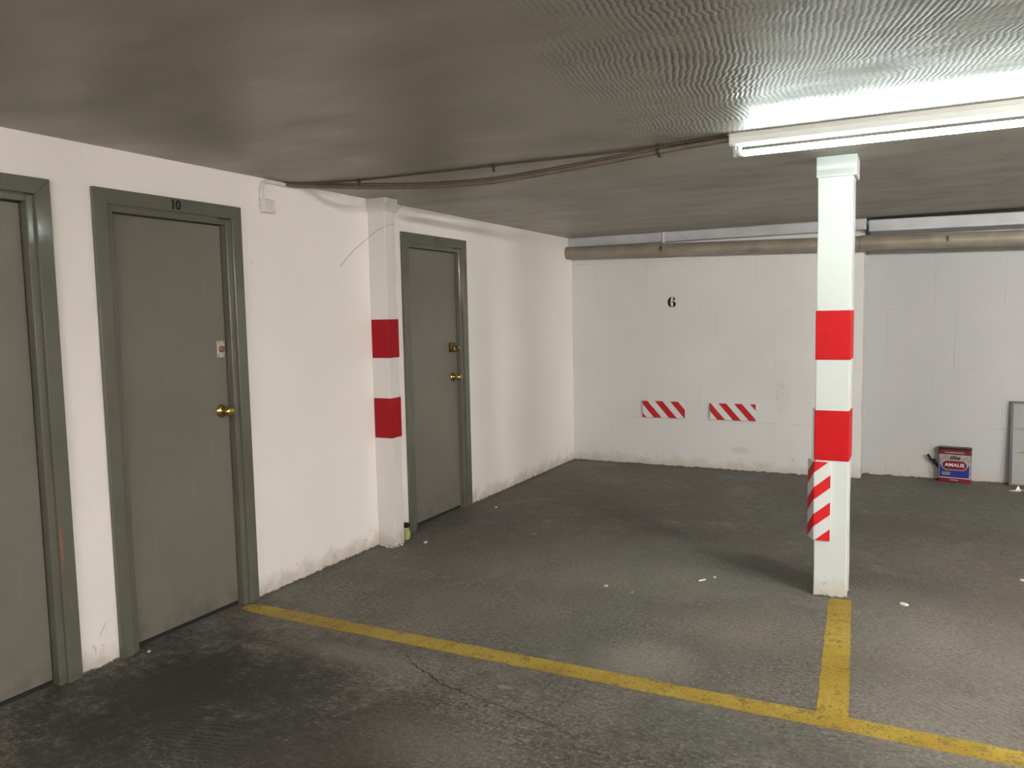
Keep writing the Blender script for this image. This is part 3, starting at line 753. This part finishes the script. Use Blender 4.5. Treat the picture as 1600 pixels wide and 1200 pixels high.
# ---------------------------------------------------------------- litter
def scrap(name, x, y, pts, th, mat, label, cat, group=None, lift=.0):
    bm = bmesh.new(); n = len(pts)
    top = [bm.verts.new((x+a, y+b, th+lift*abs(math.sin(i*2.1)))) for i, (a, b) in enumerate(pts)]
    bot = [bm.verts.new((x+a, y+b, .0005+lift*.8*abs(math.sin(i*2.1)))) for i, (a, b) in enumerate(pts)]
    ct_ = bm.verts.new((x, y, th+lift*.5)); cb = bm.verts.new((x, y, .0004))
    for i in range(n):
        j = (i+1) % n; bm.faces.new((top[i], top[j], ct_)); bm.faces.new((bot[j], bot[i], cb)); bm.faces.new((bot[i], bot[j], top[j], top[i]))
    return tag(mesh_obj(name, bm, mat), label, cat, group)
def rag(r1, r2, n=7, rot=0):
    o = []
    for i in range(n):
        a = 2*math.pi*i/n; k = random.uniform(.7, 1.15); px, py = r1*k*math.cos(a), r2*k*math.sin(a)
        o.append((px*math.cos(rot)-py*math.sin(rot), px*math.sin(rot)+py*math.cos(rot)))
    return o
G = 'tiny white scraps on the floor'
scrap('paper_scrap', 1.650, 4.042, rag(.012, .014), .006, M['paper'], 'tiny bright white scrap, left of the scraps in the middle of the floor', 'scrap', G)
scrap('paper_scrap', 1.814, 4.003, rag(.007, .013, rot=-.5), .005, M['bottle_yellow'], 'tiny yellowish scrap just right of the left white scrap', 'scrap', G)
scrap('paper_scrap', 2.108, 4.350, rag(.006, .028, 6, rot=-.6), .006, M['paper'], 'thin white sliver on the floor left of the column', 'scrap', G)
scrap('paper_scrap', 2.160, 4.425, rag(.009, .011), .006, M['paper'], 'tiny white dot just behind the white sliver', 'scrap', G)
scrap('paper_scrap', 3.124, 4.386, rag(.018, .022, rot=.6), .007, M['paper'], 'white scrap on the floor right of the column', 'scrap', G)
scrap('paper_scrap', .252, 4.366, rag(.012, .022, rot=.4), .008, M['paper'], 'pale crumb on the floor in front of door 11', 'scrap', G)
scrap('paper_scrap', .836, 4.832, rag(.014, .030, rot=1.2), .006, M['leafbit'], 'dull pale flake on the floor straight out from door 11', 'scrap', G)
scrap('paper_scrap', .775, 5.176, rag(.016, .036, rot=-1.0), .006, M['leafbit'], 'dull pale flake, the farther one out from door 11', 'scrap', G)
scrap('paper_scrap', .226, 5.411, rag(.010, .014), .006, M['paper'], 'small pale crumb near the far side of door 11', 'scrap', G)
scrap('paper_scrap', .052, 2.372, rag(.007, .009), .006, M['paper'], 'tiny white crumb at the foot of door 10', 'scrap', G)
scrap('paper_scrap', 3.694, 5.041, rag(.012, .016), .006, M['paper'], 'small pale scrap at the right edge of the view', 'scrap', G)
scrap('dry_leaf', .56, 4.50, rag(.010, .05, 8, rot=1.3), .004, M['leafbit'], 'dry curled leaf strip on the floor near the wall post', 'leaf')
scrap('dry_leaf', 1.700, 2.742, rag(.040, .012, 8, rot=.1), .005, M['leafbit'], 'small dry leaf on the floor in front of the long yellow line, beside the crack', 'leaf')
bm = bmesh.new()
cx, cy = 3.885, 7.50
for poly in ([(-.05,-.01,.002),(.0,-.03,.004),(.01,.01,.012),(-.02,.01,.006)], [(-.005,-.01,.004),(.015,.0,.048),(.032,.012,.012)], [(.0,-.02,.004),(.075,.005,.016),(.03,.018,.008)], [(-.01,-.01,.002),(.03,-.035,.006),(.02,.01,.02)]):
    prism(bm, [(cx+a, cy+b, c) for a, b, c in poly], (.1,.3,1), .0018)
tag(mesh_obj('crumpled_paper', bm, M['paper']), 'crumpled white paper on the floor in front of the leaning board', 'paper')
